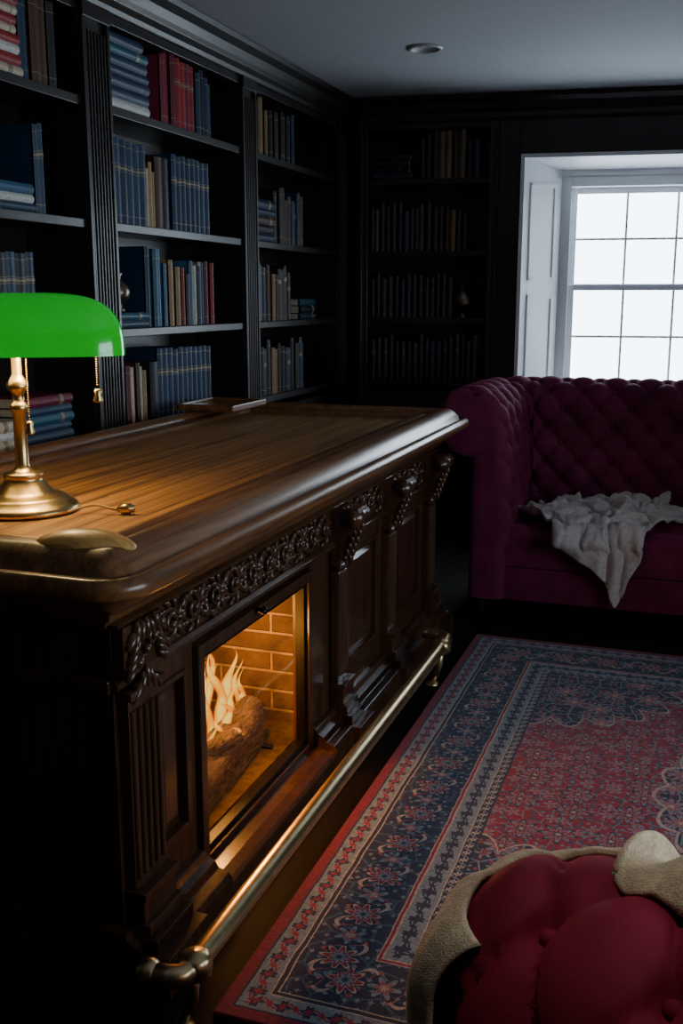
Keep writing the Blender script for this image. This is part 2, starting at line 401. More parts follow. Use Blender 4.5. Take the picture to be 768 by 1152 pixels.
# ------------------------------------------------------------------ bookcases
SH=[1.04,1.47,1.915,2.385]
corn=[(-.02,2.74),(.012,2.74),(.02,2.76),(.02,2.79),(.035,2.81),(.05,2.845),(.08,2.87),(.09,2.895),(-.02,2.895)]
def pil(m,a0,a1,z0,z1):
    m.box(a0,a1,-.31,0.0,z0,z1)
    w=a1-a0;n=max(3,int(w/.026))
    m.box(a0,a0+.02,0,.018,z0+.1,z1);m.box(a1-.02,a1,0,.018,z0+.1,z1)
    for k in range(n):
        c=a0+.02+(w-.04)*(k+.5)/n
        m.box(c-.006,c+.006,0,.013,z0+.18,z1-.1)
    m.box(a0-.008,a1+.008,0,.028,z0,z0+.14);m.box(a0,a1,0,.024,z1-.06,z1)
def bookcase(name,T,a0,a1,pils):
    m=MB(T)
    m.box(a0,a1,-.32,-.30,0,CEIL-.005)
    for p in pils: pil(m,p[0],p[1],0,2.74)
    for i in range(len(pils)-1):
        q0,q1=pils[i][1],pils[i+1][0]
        for z in SH:
            m.box(q0,q1,-.30,-.012,z-.028,z);m.box(q0,q1,-.012,.0,z-.036,z)
        m.box(q0,q1,-.30,.0,0,.97)
        m.box(q0,q1,0,.02,0,.12)
        h=(q0+q1)/2
        if q1-q0>.5:
            rpanel(m,q0+.04,h-.02,.17,.9);rpanel(m,h+.02,q1-.04,.17,.9)
        m.box(q0,q1,-.30,-.0,2.70,2.74)
    m.box(a0,a1,-.30,.0,2.74,CEIL-.005)
    m.prism([(p+.001,q) for p,q in corn],a0,a1)
    return m.build(name,[M_dark],bevel=.003)
LP=[(.90,1.06),(2.20,2.38),(3.70,3.90),(5.18,5.36),(6.70,6.84)]
bookcase('built_in_bookcase',TL,.90,6.84,LP)
bookcase('built_in_bookcase',TB,.1,BR,[(.10,.16),(BR-.06,BR)])
m=MB(TB);m.prism([(p+.001,q) for p,q in corn],BR+.002,4.8);m.build('trim_4',[M_dark],bevel=.003)

PAL={'n':(.016,.042,.095),'r':(.30,.014,.020),'b':(.085,.036,.018),'t':(.36,.22,.09),'c':(.60,.50,.36),'e':(.02,.11,.16),'k':(.013,.013,.018),'g':(.02,.045,.03),'w':(.66,.64,.60),'l':(.05,.13,.24),'m':(.17,.013,.04)}
BOOKSHADE=1.0  # multiplies book colours, so far-corner shade is painted into them
def book(mb,P,t,h,d,col,bands,rnd):
    base=mb.T
    col=tuple(q*BOOKSHADE for q in col)
    mb.T=lambda a,b,c:P(a,b,c)
    cv=.003
    mb.box(0,cv,.004,d,0,h,0,col);mb.box(t-cv,t,.004,d,0,h,0,col)
    mb.box(cv,t-cv,.012,d-.004,.003,h-.004,1,col)
    bul=min(.010,t*.25)
    def arc(ex):
        pts=[]
        for k in range(6):
            x=k/5;pts.append((x*(t+2*ex)-ex,.004-ex-(bul)*math.sin(PI*x)))
        return pts
    prof=arc(0)+[(t,.012),(0,.012)]
    mb.prism(prof,0,h,axis=2,mat=0,smooth=False,col=col)
    for z,hh,mt in bands:
        pr=arc(.0012)+[(t,.006),(0,.006)]
        mb.prism(pr,z*h-hh/2,z*h+hh/2,axis=2,mat=mt,col=(.10,.02,.02) if mt==0 else col)
    mb.T=base
def bandset(style):
    if style==0: return []
    if style==1: return [(.12,.0025,2),(.88,.0025,2)]
    if style==2: return [(.10,.0025,2),(.62,.0022,2),(.66,.010,2),(.70,.0022,2),(.92,.0025,2)]
    if style==3: return [(.08,.003,2),(.70,.035,0),(.74,.0025,2),(.66,.0025,2),(.92,.003,2)]
    return [(.75,.022,2)]
def fill(mb,W,a0,a1,z,seq,maxh=.36):
    a=a0+.01
    for e in seq:
        k=e[0]
        if k=='g': a+=e[1]
        elif k=='v':
            _,n,cols,h,t,st=e
            for i in range(n):
                col=PAL[cols[i%len(cols)]];j=random.uniform(.75,1.3);col=tuple(q*j for q in col)
                tt=t*random.uniform(.85,1.15) if st!=2 else t*random.uniform(.86,1.06)
                hh=min(maxh,h*(random.uniform(.86,1.08) if st!=2 else random.uniform(.965,1.0)))
                if a+tt>a1-.005: return
                sb=random.uniform(.02,.045) if st!=2 else .025
                dd=random.uniform(.18,.22)
                x0=a
                book(mb,lambda p,q,c,x0=x0,sb=sb:W(x0+p,-sb-q,z+.001+c),tt,hh,dd,col,bandset(st if st is not None else random.choice([0,0,1,1,2,4])),random)
                a+=tt+.0015
        elif k=='h':
            _,cols,h,t=e
            zz=z+.001
            for i,c in enumerate(cols):
                tt=t*random.uniform(.8,1.2);hh=h*random.uniform(.86,1);off=random.uniform(0,h-hh)
                if a+h>a1: return
                book(mb,lambda p,q,c_,zz=zz,off=off:W(a+off+c_,-.02-q,zz+p),tt,hh,.2,PAL[c],bandset(random.choice([0,1,4])),random)
                zz+=tt+.0008
            a+=h+.01
def rnd(n,cols,h=.31,t=.035): return ('v',n,[random.choice(cols) for _ in range(n)],h,t,None)
mb=MB()
fill(mb,TL,2.38,3.70,SH[3],[rnd(18,'nbrk',.28),('g',.04),('h','crwrcrcr',.30,.034),('v',4,'nbbk',.33,.055,1)],.31)
fill(mb,TL,2.38,3.70,SH[2],[rnd(14,'nbrk'),('v',2,'ct',.35,.04,1),('v',3,'btb',.36,.045,1),('h','nwl',.26,.035),('v',2,'nn',.33,.03,2)],.40)
fill(mb,TL,2.38,3.70,SH[1],[rnd(10,'nbrk'),('g',.3),('v',6,'knknkn',.30,.055,2)])
fill(mb,TL,2.38,3.70,SH[0],[rnd(8,'nbrk'),('g',.25),('h','cwc',.26,.035),('g',.04),('h','nnenm',.33,.036)],.38)
fill(mb,TL,3.90,5.18,SH[3],[('h','wnnnnen',.36,.042),('g',.12),('v',3,'mrm',.33,.045,1),('v',4,'rrmr',.31,.045,2),('g',.02),('v',4,'nkn',.30,.045,1)],.32)
fill(mb,TL,3.90,5.18,SH[2],[('v',6,'n',.355,.053,2),('v',3,'ctt',.27,.03,0),('v',2,'bk',.33,.075,0),('v',8,'n',.35,.049,2)],.38)
fill(mb,TL,3.90,5.18,SH[1],[('h','ne',.28,.03),('g',.02),('v',3,'nel',.34,.045,1),('v',2,'lt',.28,.03,1),('v',3,'tbt',.30,.038,1),('v',1,'r',.28,.03,1),('v',2,'tb',.26,.035,0),('v',2,'lc',.33,.035,1),('v',1,'n',.3,.04,1),('v',2,'cn',.31,.03,0),('v',2,'mr',.33,.035,1)],.37)
fill(mb,TL,3.90,5.18,SH[0],[('v',1,'n',.32,.04,1),('v',2,'rm',.30,.045,1),('v',2,'cb',.27,.035,0),('v',2,'ct',.25,.03,0),('g',.02),('v',1,'k',.3,.09,0),('v',11,'n',.33,.05,2)],.37)
BOOKSHADE=.6  # corner bay: shade painted into the book colours
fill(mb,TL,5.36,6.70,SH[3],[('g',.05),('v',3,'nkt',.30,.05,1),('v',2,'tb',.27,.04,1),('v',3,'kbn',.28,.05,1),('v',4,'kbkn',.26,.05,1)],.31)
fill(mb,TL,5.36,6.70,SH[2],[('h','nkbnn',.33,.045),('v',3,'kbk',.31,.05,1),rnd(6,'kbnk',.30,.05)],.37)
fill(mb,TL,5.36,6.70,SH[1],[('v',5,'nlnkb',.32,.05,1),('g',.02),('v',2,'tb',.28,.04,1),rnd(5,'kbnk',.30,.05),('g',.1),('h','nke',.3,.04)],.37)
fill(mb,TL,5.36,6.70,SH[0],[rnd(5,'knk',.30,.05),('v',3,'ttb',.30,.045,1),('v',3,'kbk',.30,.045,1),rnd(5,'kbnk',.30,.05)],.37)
BOOKSHADE=1
for z in SH: fill(mb,TL,1.06,2.20,z,[rnd(30,'nbrkgt',.29)],.30)
mb.build('shelved_books',[M_book,M_page,M_gilt],color=True)
mb=MB();BOOKSHADE=.40  # back bookcase gets deeper shade, also painted into the colours
M_gilt_shade=plain('shaded_gilt_tooling',(.09,.068,.042),.5,.3,80,.1)  # darker copy of the gilt, shade painted in for the back books
E0,E1=.16,BR-.06
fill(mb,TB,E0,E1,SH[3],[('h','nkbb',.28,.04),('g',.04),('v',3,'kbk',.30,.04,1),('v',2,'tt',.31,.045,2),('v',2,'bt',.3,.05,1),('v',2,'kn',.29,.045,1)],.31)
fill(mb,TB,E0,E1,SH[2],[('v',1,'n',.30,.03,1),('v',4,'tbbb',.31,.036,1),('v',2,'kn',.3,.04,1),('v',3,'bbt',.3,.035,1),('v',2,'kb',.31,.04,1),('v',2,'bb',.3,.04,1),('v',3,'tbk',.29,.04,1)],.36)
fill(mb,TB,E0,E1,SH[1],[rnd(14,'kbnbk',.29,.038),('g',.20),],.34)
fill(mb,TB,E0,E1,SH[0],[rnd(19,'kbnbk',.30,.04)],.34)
mb.build('shelved_books',[M_book,M_page,M_gilt_shade],color=True)
m=MB();c=TL(4.07,-.11,SH[1]+.070)
m.lathe([(.0,0),(.035,0),(.038,.01),(.022,.02),(.03,.035),(.055,.06),(.062,.09),(.05,.12),(.025,.14),(.022,.155),(.032,.17),(.03,.172),(.018,.156),(0,.15)],c,24);m.build('pewter_vase',[plain('pewter',(.25,.2,.15),.35,1,20,.1)])
m=MB();c=TB(.80,-.12,SH[1]+.001)
m.lathe([(0,0),(.05,0),(.05,.012),(.02,.02),(.03,.035),(.075,.06),(.095,.10),(.085,.14),(.05,.165),(.048,.175),(.03,.19),(.012,.20),(.014,.215),(0,.222)],c,24)
m.tube([Vector(c)+Vector((.08,0,.12)),Vector(c)+Vector((.125,0,.135)),Vector(c)+Vector((.125,0,.08)),Vector(c)+Vector((.08,0,.075))],.006)
m.build('antique_teapot',[plain('antique_bronze',(.18,.13,.09),.4,1,20,.1)])
M_nick=plain('satin_nickel',(.45,.45,.46),.5,.3)
FILLX,FILLY=.20,1.00
for (dx_,dy_) in ((-1.52,5.62),(FILLX,FILLY)):  # second fixture is an added one, out of view, for the fill spot
    m=MB();c=(dx_,dy_,CEIL)
    m.lathe([(.095,-.001),(.095,-.008),(.085,-.012),(.07,-.010),(.066,-.002),(.0,-.0015)],c,40,0)
    m.build('recessed_ceiling_light',[M_nick])

# ------------------------------------------------------------------ bar
BX0,BX1=-2.34,-1.04;BY0,BY1=1.68,4.84
bar=empty('bar_counter',(-1.7,3.25,0))
prof=[(.20,.895),(.155,.895),(.15,.912),(.125,.920),(.12,.940),(.09,.950),(.07,.968),(.06,.985),(.035,.990),(.034,.996),(.015,.998),(.003,1.008),(0,1.022),(.004,1.036),(.014,1.045),(.030,1.047),(.036,1.037),(.044,1.037),(.052,1.056),(.070,1.074),(.095,1.088),(.120,1.092),(.140,1.086),(.152,1.070),(.156,1.052),(.168,1.052),(.176,1.066),(.20,1.073),(.220,1.070),(.230,1.058),(.236,1.045),(.24,1.045)]
def rrect(d,R=.11,seg=10):
    r=max(R-d,.004);pts=[]
    x0,x1,y0,y1=BX0+d,BX1-d,BY0+d,BY1-d
    for cx,cy,s in ((x1-r,y0+r,-90),(x1-r,y1-r,0),(x0+r,y1-r,90),(x0+r,y0+r,180)):
        for k in range(seg+1):
            a=math.radians(s+90*k/seg);pts.append((cx+r*math.cos(a),cy+r*math.sin(a)))
    return pts
m=MB();rings=[[(x,y,z) for x,y in rrect(d)] for d,z in prof]
n=len(rings[0]);m.grid(lambda i,j:rings[j][i],n,len(rings),closeu=True)
m.build('counter_moulded_rim',[M_rim],bar)
m=MB();d=.236;m.box(BX0+d,BX1-d,BY0+d,BY1-d,.99,1.046);m.build('counter_top',[M_top],bar)
m=MB();m.box(BX0+.17,BX1-.17,BY0+.17,BY1-.17,.895,.985);m.build('counter_core',[M_bar],bar)
m=MB()
def pad(i,j):
    u=-1+2*i/28;a=2*PI*j/24
    k=max(0,(1-abs(u)**2.0))**.5
    return (-1.235+.120*u+.0,BY0+.150+.060*k*math.cos(a)+.012*u,1.076+.036*k*math.sin(a)+.004*math.cos(u*2))
m.grid(pad,29,25);m.build('corner_scroll_ornament',[M_pad],bar)
m=MB();m.box(-2.30,-2.02,4.22,4.56,1.094,1.104);m.box(-2.30,-2.02,4.20,4.225,1.094,1.122);m.box(-2.30,-2.02,4.555,4.58,1.094,1.122);m.box(-2.035,-2.01,4.20,4.58,1.094,1.122);m.box(-2.31,-2.285,4.20,4.58,1.094,1.122);m.build('corner_tray',[M_rim],bar,bevel=.004)

m=MB(TF)
Y0,Y1=1.86,4.68
FY0,FY1,FZ0,FZ1=2.29,3.01,.13,.67
for (a0,a1,z0,z1) in ((Y0,FY0-.05,.1,.9),(FY1+.05,Y1,.1,.9),(FY0-.05,FY1+.05,FZ1+.05,.9),(FY0-.05,FY1+.05,.0,FZ0-.04)):
    m.box(a0,a1,-.06,-.02,z0,z1)
m.box(Y0,Y0+.04,-1.08,-.02,0,.9);m.box(Y1-.04,Y1,-1.08,-.02,0,.9);m.box(Y0,Y1,-1.10,-1.07,0,.9)
m.box(Y0,Y1,-.02,0,.765,.9)
m.prism([(-.02,.735),(.004,.735),(.018,.745),(.02,.757),(.008,.768),(-.02,.768)],Y0-.01,Y1+.01)
m.prism([(-.02,.885),(.01,.885),(.03,.892),(.035,.902),(-.02,.902)],Y0-.02,Y1+.02)
def stile(a0,a1,z0=.14,z1=.735): m.box(a0,a1,-.02,0,z0,z1)
for a0,a1 in ((1.86,2.03),(2.19,2.235),(3.07,3.26),(3.36,3.44),(3.80,3.99),(4.10,4.12),(4.46,4.68)): stile(a0,a1)
for a0,a1 in ((2.03,2.19),(3.44,3.80),(4.12,4.46)):
    m.box(a0,a1,-.02,0,.68,.735);m.box(a0,a1,-.02,0,.14,.25)
    z0,z1=.25,.68;w=.014
    for q in ((a0,a0+w,z0,z1),(a1-w,a1,z0,z1),(a0+w,a1-w,z0,z0+w),(a0+w,a1-w,z1-w,z1)): m.box(q[0],q[1],-.02,.007,q[2],q[3])
    m.frustum(a0+.03,a1-.03,z0+.03,z1-.03,-.02,-.004,.02)
pl=[(-.06,0),(.10,0),(.10,.085),(.09,.10),(.06,.108),(.05,.125),(.03,.135),(.02,.15),(-.02,.155),(-.06,.155)]
pl2=[(-.06,0),(.10,0),(.10,.07),(.09,.08),(.06,.088),(.02,.092),(-.06,.092)]
m.prism(pl,Y0-.03,FY0-.055);m.prism(pl2,FY0-.055,FY1+.055);m.prism(pl,FY1+.055,Y1+.03)
m.box(Y0-.03,Y0+.02,-1.10,.10,0,.085);m.box(Y0-.012,Y0+.02,-1.10,.02,.085,.15)
m.box(Y0-.02,Y0,-1.08,-.0,.735,.768)
PL=[(1.875,2.015),(3.27,3.37),(3.88,3.99),(4.52,4.64)]
for i,(a0,a1) in enumerate(PL):
    z1=.735 if i==0 else .70
    m.box(a0,a1,0,.028,.14,z1)
    k=5 if i==0 else 4
    for q in range(k):
        c=a0+(a1-a0)*(q+.5)/k
        m.prism([(c+.0085*math.cos(t*PI/5),.027+.010*math.sin(t*PI/5)) for t in range(6)],.27,z1-.05,axis=2,smooth=True)
    for s,(w,b,z0,z1b) in enumerate(((.030,.125,0,.10),(.020,.09,.10,.135),(.012,.068,.135,.165),(.006,.052,.165,.225),(.012,.06,.225,.245))):
        m.box(a0-w,a1+w,-.0,b,z0,z1b)
    m.box(a0-.008,a1+.008,0,.042,z1-.02,z1)
m.build('carcass_panels',[M_bar],bar,bevel=.003)
m=MB(TF)
def spiral(ca,cz,r0,turns,sgn,start,b=.004,rt=.0085):
    pts=[];rad=[];N=22
    for k in range(N):
        t=k/(N-1);an=start+sgn*turns*2*PI*t;r=r0*(1-.82*t)
        pts.append((ca+r*math.cos(an),b+.010*t,cz+r*math.sin(an)));rad.append(rt*(1-.35*t))
    m.tube(pts,rad,7)
    m.blob((ca,b+.012,cz),(.012,.012,.012))
def frieze(a0,a1,z0,z1):
    h=z1-z0;n=max(1,round((a1-a0)/(h*1.12)));L=(a1-a0)/n;zc=(z0+z1)/2
    m.tube([(a0+(a1-a0)*k/80,.004,zc+h*.28*math.sin(PI*(a0+(a1-a0)*k/80-a0)/L)) for k in range(81)],.007,6)
    for i in range(n):
        ca=a0+L*(i+.5);s=1 if i%2==0 else -1
        spiral(ca,zc-s*.006,h*.40,1.35,s,PI if s>0 else PI)
        for k in range(9):
            an=s*(2*PI*k/9)+.3
            rr=h*.47
            m.blob((ca+rr*math.cos(an),.006,zc+rr*.92*math.sin(an)),(.018,.009,.0075),an+s*.9)
        for k in range(3):
            m.blob((a0+L*i+.01*(k-1),.007,zc+s*(.5-.5*k)*h*.6),(.022,.011,.009),s*(.9-.8*k))
z0,z1=.772,.882
frieze(2.05,3.25,z0,z1);frieze(3.39,3.86,z0,z1);frieze(4.01,4.50,z0,z1)
for i,(a0,a1) in enumerate(PL[1:]):
    P=[(0,.67),(.02,.66),(.035,.675),(.04,.70),(.045,.74),(.06,.78),(.085,.81),(.105,.835),(.11,.865),(.10,.888),(0,.888)]
    m.prism(P,a0+.002,a1-.002)
    m.tube([(a0-.006,.082,.852),(a1+.006,.082,.852)],.033,16);m.tube([(a0-.010,.082,.852),(a1+.010,.082,.852)],.015,12)
    m.tube([(a0-.004,.030,.683),(a1+.004,.030,.683)],.022,14)
    c=(a0+a1)/2
    for k in range(6):
        zz=.70+k*.024;bb=.048+k*.009
        for s in (-1,0,1): m.blob((c+s*.028,bb+(.008 if s==0 else 0),zz),(.020,.012,.011),PI/2+s*-.5)
m.box(1.862,2.03,0,.03,.77,.888)
for k in range(4):
    spiral(1.90+.035*k,.80+.022*k,.028,1.2,1 if k%2 else -1,k,b=.034,rt=.007)
for k in range(7):
    m.blob((1.885+.022*k,.036,.865-.004*abs(k-3)),(.026,.014,.010),PI/2+(k-3)*.25)
for k in range(6):
    m.blob((1.875+.006*k,.038,.78+.018*k),(.024,.014,.010),.6+.15*k);m.blob((2.02-.006*k,.038,.78+.018*k),(.024,.014,.010),PI-.6-.15*k)
for k in range(5): m.blob((1.90+.022*k,.036,.752-.012*abs(k-2)),(.03,.014,.010),PI/2+(k-2)*.35)
m.build('carved_frieze',[M_bar],bar)

# ------------------------------------------------------------------ fireplace insert
fp=empty('fireplace_insert',(-1.3,2.65,.1))
def brickm():
    m,nt,b=newmat('firebrick')
    g=nt.nodes.new('ShaderNodeNewGeometry');sp=nt.nodes.new('ShaderNodeSeparateXYZ');nt.links.new(g.outputs['Position'],sp.inputs[0])
    cb=nt.nodes.new('ShaderNodeCombineXYZ');nt.links.new((E(nt,sp.outputs[0])+E(nt,sp.outputs[1])).k,cb.inputs[0]);nt.links.new(sp.outputs[2],cb.inputs[1])
    br=nt.nodes.new('ShaderNodeTexBrick');nt.links.new(cb.outputs[0],br.inputs['Vector'])
    br.inputs['Scale'].default_value=1;br.inputs['Brick Width'].default_value=.40;br.inputs['Row Height'].default_value=.072;br.inputs['Mortar Size'].default_value=.007;br.inputs['Mortar Smooth'].default_value=.4
    br.inputs['Color1'].default_value=(.13,.078,.032,1);br.inputs['Color2'].default_value=(.08,.046,.02,1);br.inputs['Mortar'].default_value=(.34,.24,.12,1)
    f=noise(nt,g.outputs['Position'],14,5)
    mx=nt.nodes.new('ShaderNodeMix');mx.data_type='RGBA';mx.blend_type='MULTIPLY';mx.inputs[0].default_value=.9
    nt.links.new(br.outputs[0],mx.inputs[6]);nt.links.new(ramp(nt,f,[(.3,(.35,.31,.28)),(.7,(1.2,1.2,1.2))]),mx.inputs[7])
    nt.links.new(mx.outputs[2],b.inputs['Base Color']);setp(b,Roughness=.8)
    inv=E(nt,br.outputs['Fac'])*-1+1
    bump(nt,b,inv.k,1,.012);return m
M_brick=brickm()
m=MB()
fx0,fx1=-1.80,-1.262;fy0,fy1,fz0,fz1=2.20,3.20,.10,.74
m.box(fx0-.03,fx0,fy0,fy1,fz0,fz1);m.box(fx0,fx1,fy0-.03,fy0,fz0,fz1);m.box(fx0,fx1,fy1,fy1+.03,fz0,fz1);m.box(fx0,fx1,fy0,fy1,fz0-.03,fz0,1);m.box(fx0,fx1,fy0,fy1,fz1,fz1+.03)
m.build('firebox',[M_brick,plain('ash_hearth',(.11,.072,.038),.9,0,30,.5,.5)],fp)
m=MB(TF)
for d,b0,b1,w in ((.0,-.03,.004,.016),(.016,-.03,.016,.034)):
    a0,a1,z0,z1=FY0-d,FY1+d,FZ0-d,FZ1+d
    for q in ((a0-w,a0,z0-w,z1+w),(a1,a1+w,z0-w,z1+w),(a0,a1,z0-w,z0),(a0,a1,z1,z1+w)): m.box(q[0],q[1],b0,b1,q[2],q[3],1 if d==0 else 0)
m.tube([(2.60,.016,.716),(2.60,.034,.716)],.008,10,1);m.blob((2.60,.042,.716),(.017,.012,.012),0,12,8,1)
m.build('door_frame',[M_bar,M_iron],fp,bevel=.003)
m=MB(TF);m.add([(FY0,-.012,FZ0),(FY1,-.012,FZ0),(FY1,-.012,FZ1),(FY0,-.012,FZ1)],[(0,1,2,3)]);m.build('door_glass',[M_fglass],fp,recalc=False)
def barkm():
    m,nt,b=newmat('log_bark');v=objco(nt,(55,8,55))
    f=noise(nt,v,1,10,2.2,.75)
    nt.links.new(ramp(nt,f,[(.40,(.012,.008,.006)),(.5,(.12,.075,.05)),(.72,(.38,.26,.17))]),b.inputs['Base Color']);setp(b,Roughness=.95)
    bump(nt,b,f,1,.05);return m
M_bark=barkm()
m=MB()
def log(p,q,r,seed):
    p=Vector(p);q=Vector(q);N=40;n=28
    from mathutils import noise as _n
    ax_=(q-p).normalized();u=ax_.orthogonal().normalized();w=ax_.cross(u)
    def fn(i,j):
        t=i/(N-1);a=2*PI*j/n
        rr=r*(1+.16*_n.noise(Vector((math.cos(a)*1.6,math.sin(a)*1.6,t*3+seed)))+.07*_n.noise(Vector((math.cos(a)*6,math.sin(a)*6,t*5+seed))))
        c=p.lerp(q,t)+Vector((0,0,.010*math.sin(4*t+seed)))
        return c+(u*math.cos(a)+w*math.sin(a))*rr
    m.grid(fn,N,n+1)
    for pt,s in ((p,-1),(q,1)):
        cz=Vector((0,0,.010*math.sin((4 if s>0 else 0)+seed)))
        m.tube([pt+cz-ax_*s*.012,pt+cz+ax_*s*.002],r*.93,24,1)
log((-1.335,2.36,.165),(-1.385,2.97,.235),.060,1)
log((-1.52,2.36,.170),(-1.56,2.95,.170),.058,5)
log((-1.315,2.42,.128),(-1.36,3.02,.130),.028,9)
log((-1.41,2.46,.265),(-1.30,2.70,.262),.026,3)
log((-1.47,2.42,.275),(-1.58,2.88,.29),.042,7)
m.build('burning_logs',[M_bark,plain('log_end_grain',(.22,.13,.07),.9,0,60,.4)],fp)
m=MB()
def emberm():
    mm,nt,b=newmat('glowing_embers')
    g=nt.nodes.new('ShaderNodeNewGeometry');f=noise(nt,g.outputs['Position'],60,3)
    nt.links.new(ramp(nt,f,[(.45,(.02,.01,.005)),(.6,(1,.20,.02))]),b.inputs['Emission Color']);setp(b,Base_Color=(.02,.015,.01,1),Roughness=.9,Emission_Strength=2.5);return mm
for k in range(90):
    x=random.uniform(-1.50,-1.42);y=random.uniform(2.34,2.98);m.blob((x,y,.110+random.uniform(0,.02)),(random.uniform(.010,.02),random.uniform(.010,.018),random.uniform(.006,.012)),random.uniform(0,3),7,5)
m.build('embers',[emberm()],fp)
m=MB()
for yy in (2.40,2.97):
    m.tube([(-1.30,yy,.109),(-1.70,yy,.109)],.008,8)
m.build('iron_grate',[M_iron],fp)
def flamem():
    m=bpy.data.materials.new('flame');m.use_nodes=True;nt=m.node_tree;nt.nodes.clear()
    o=nt.nodes.new('ShaderNodeOutputMaterial');em=nt.nodes.new('ShaderNodeEmission');tr=nt.nodes.new('ShaderNodeBsdfTransparent');mx=nt.nodes.new('ShaderNodeMixShader')
    tc=nt.nodes.new('ShaderNodeNewGeometry')
    lw=nt.nodes.new('ShaderNodeLayerWeight');lw.inputs[0].default_value=.5
    f=noise(nt,tc.outputs['Position'],26,3)
    h=E(nt,lw.outputs['Facing'])+E(nt,f)*.3-.15
    col=ramp(nt,h.k,[(.06,(1.0,.66,.10)),(.24,(1,.40,.02)),(.6,(.8,.12,.002))]);nt.links.new(col,em.inputs[0]);em.inputs[1].default_value=1.7
    fac=(h-.30)*1.9
    fac=fac.max(0.0).min(1.0)
    nt.links.new(fac.k,mx.inputs[0]);nt.links.new(em.outputs[0],mx.inputs[1]);nt.links.new(tr.outputs[0],mx.inputs[2]);nt.links.new(mx.outputs[0],o.inputs[0]);return m
m=MB()
def flame(x,y,z,h,r,ph):
    pts=[];rad=[]
    for k in range(22):
        t=k/21;pts.append((x+.7*r*t*math.sin(5*t+ph),y+r*1.9*t*math.sin(6.5*t+ph),z+h*t));rad.append(max(.0006,r*(math.sin(PI*min(1,(t*.8+.14)))**1.3)*(1-t)**.7*(1+.22*math.sin(12*t+ph))))
    m.tube(pts,rad,12)
for x,y,z,h,r,ph in ((-1.43,2.83,.22,.28,.030,0),(-1.42,2.75,.21,.24,.028,1.5),(-1.44,2.94,.23,.23,.026,3),(-1.43,2.68,.20,.19,.024,4),(-1.45,3.02,.22,.16,.020,2),(-1.38,2.78,.23,.13,.022,5),(-1.48,2.79,.22,.33,.026,.7),(-1.46,3.08,.20,.13,.016,1),(-1.40,2.88,.24,.12,.018,2.2),(-1.50,2.89,.22,.29,.026,4.4),(-1.42,2.97,.23,.12,.016,5.5),(-1.46,2.72,.22,.28,.022,3.3),(-1.37,2.72,.22,.10,.016,.3),(-1.36,2.64,.21,.10,.016,2.7)):
    flame(x,y,z,h,r,ph)
m.build('flames',[flamem()],fp)
def light(name,typ,loc,energy,col,size=.1,parent=None,**k):
    l=bpy.data.lights.new(name,typ);l.energy=energy;l.color=col
    if typ in('POINT','SPOT'): l.shadow_soft_size=size
    o=bpy.data.objects.new(name,l);o.location=loc;bpy.context.scene.collection.objects.link(o)
    if parent: o.parent=parent;o.matrix_parent_inverse=Matrix.Translation(-parent.location)
    return o
light('fire_glow','POINT',(-1.46,2.80,.50),20,(1,.40,.08),.06,fp)
light('ember_glow','POINT',(-1.31,2.70,.44),7,(1,.38,.07),.04,fp)
sl=light('added_fill_spot','SPOT',(FILLX,FILLY,CEIL-.03),34,(1,.93,.84),.06)  # added fill lamp out of view, brightens the near armchair and throw
sl.data.spot_size=math.radians(46);sl.data.spot_blend=1.0

# ------------------------------------------------------------------ brass foot rail
m=MB();RX,RZ=-.965,.175
pts=[(RX-.07,1.705,RZ),(RX-.03,1.707,RZ),(RX-.008,1.72,RZ),(RX,1.75,RZ)]+[(RX,1.75+(4.05-1.75)*k/12,RZ) for k in range(1,13)]
for k in range(1,7):
    a=k*PI/12;pts.append((RX-.08*(1-math.cos(a)),4.05+.08*math.sin(a),RZ))
pts.append((-1.085,4.13,RZ))
m.tube(pts,.0265,20)
m.blob((RX-.08,1.705,RZ),(.033,.033,.033),0,16,10)
for yy in (1.765,3.98):
    c=(RX,yy)
    m.lathe([(.0,0),(.026,0),(.037,.010),(.040,.030),(.037,.050),(.024,.060),(0,.064)],(RX,yy,RZ-.031),24)
    m.tube([(RX-.002,yy,RZ-.01),(RX-.008,yy,RZ-.09),(RX-.036,yy,.012)],[.015,.013,.013],12)
    m.lathe([(0,0),(.030,0),(.030,.006),(.016,.014),(0,.014)],(RX-.036,yy,.001),20)
m.build('brass_foot_rail',[M_brassd])

# ------------------------------------------------------------------ banker lamp
LX,LY,LZ=-1.685,2.235,1.047
lamp=empty('bankers_lamp',(LX,LY,LZ))
m=MB()
m.lathe([(0,0),(.134,0),(.141,.005),(.141,.014),(.130,.023),(.118,.027),(.113,.037),(.102,.043),(.084,.047),(.072,.056),(.060,.072),(.050,.082),(.047,.090),(.052,.096),(.050,.102),(.032,.106),(.022,.114),(.017,.125),(.017,.26),(.021,.265),(.024,.275),(.021,.285),(.015,.29),(.015,.31),(.026,.322),(.028,.335),(.019,.35),(.013,.36),(.013,.49),(.02,.495),(.0,.50)],(LX,LY,LZ),40)
la=math.radians(30);ld=Vector((math.cos(la),math.sin(la),0));lp=Vector((-math.sin(la),math.cos(la),0));LC=Vector((LX,LY,LZ))
m.tube([LC+ld*-.07+Vector((0,0,.46)),LC+ld*.07+Vector((0,0,.46))],.014,14)
m.build('brass_stand',[M_brass],lamp)
SL,SW,SHh=.278,.098,.160
zb=LZ+.408
def shade(k):
    mm=MB();NU,NV=60,24
    def fn(i,j):
        u=-math.cos(PI*i/(NU-1));kk=max(0,1-abs(u)**4.2)**(1/2.3);ph=PI*j/(NV-1)
        cc,ss=math.cos(ph),math.sin(ph)
        x=SL*k*u;y=SW*k*kk*math.copysign(abs(cc)**.85,cc);z=SHh*k*(kk**.8)*ss**.9
        p=LC+ld*x+lp*y;return (p.x,p.y,zb+z)
    mm.grid(fn,NU,NV);return mm
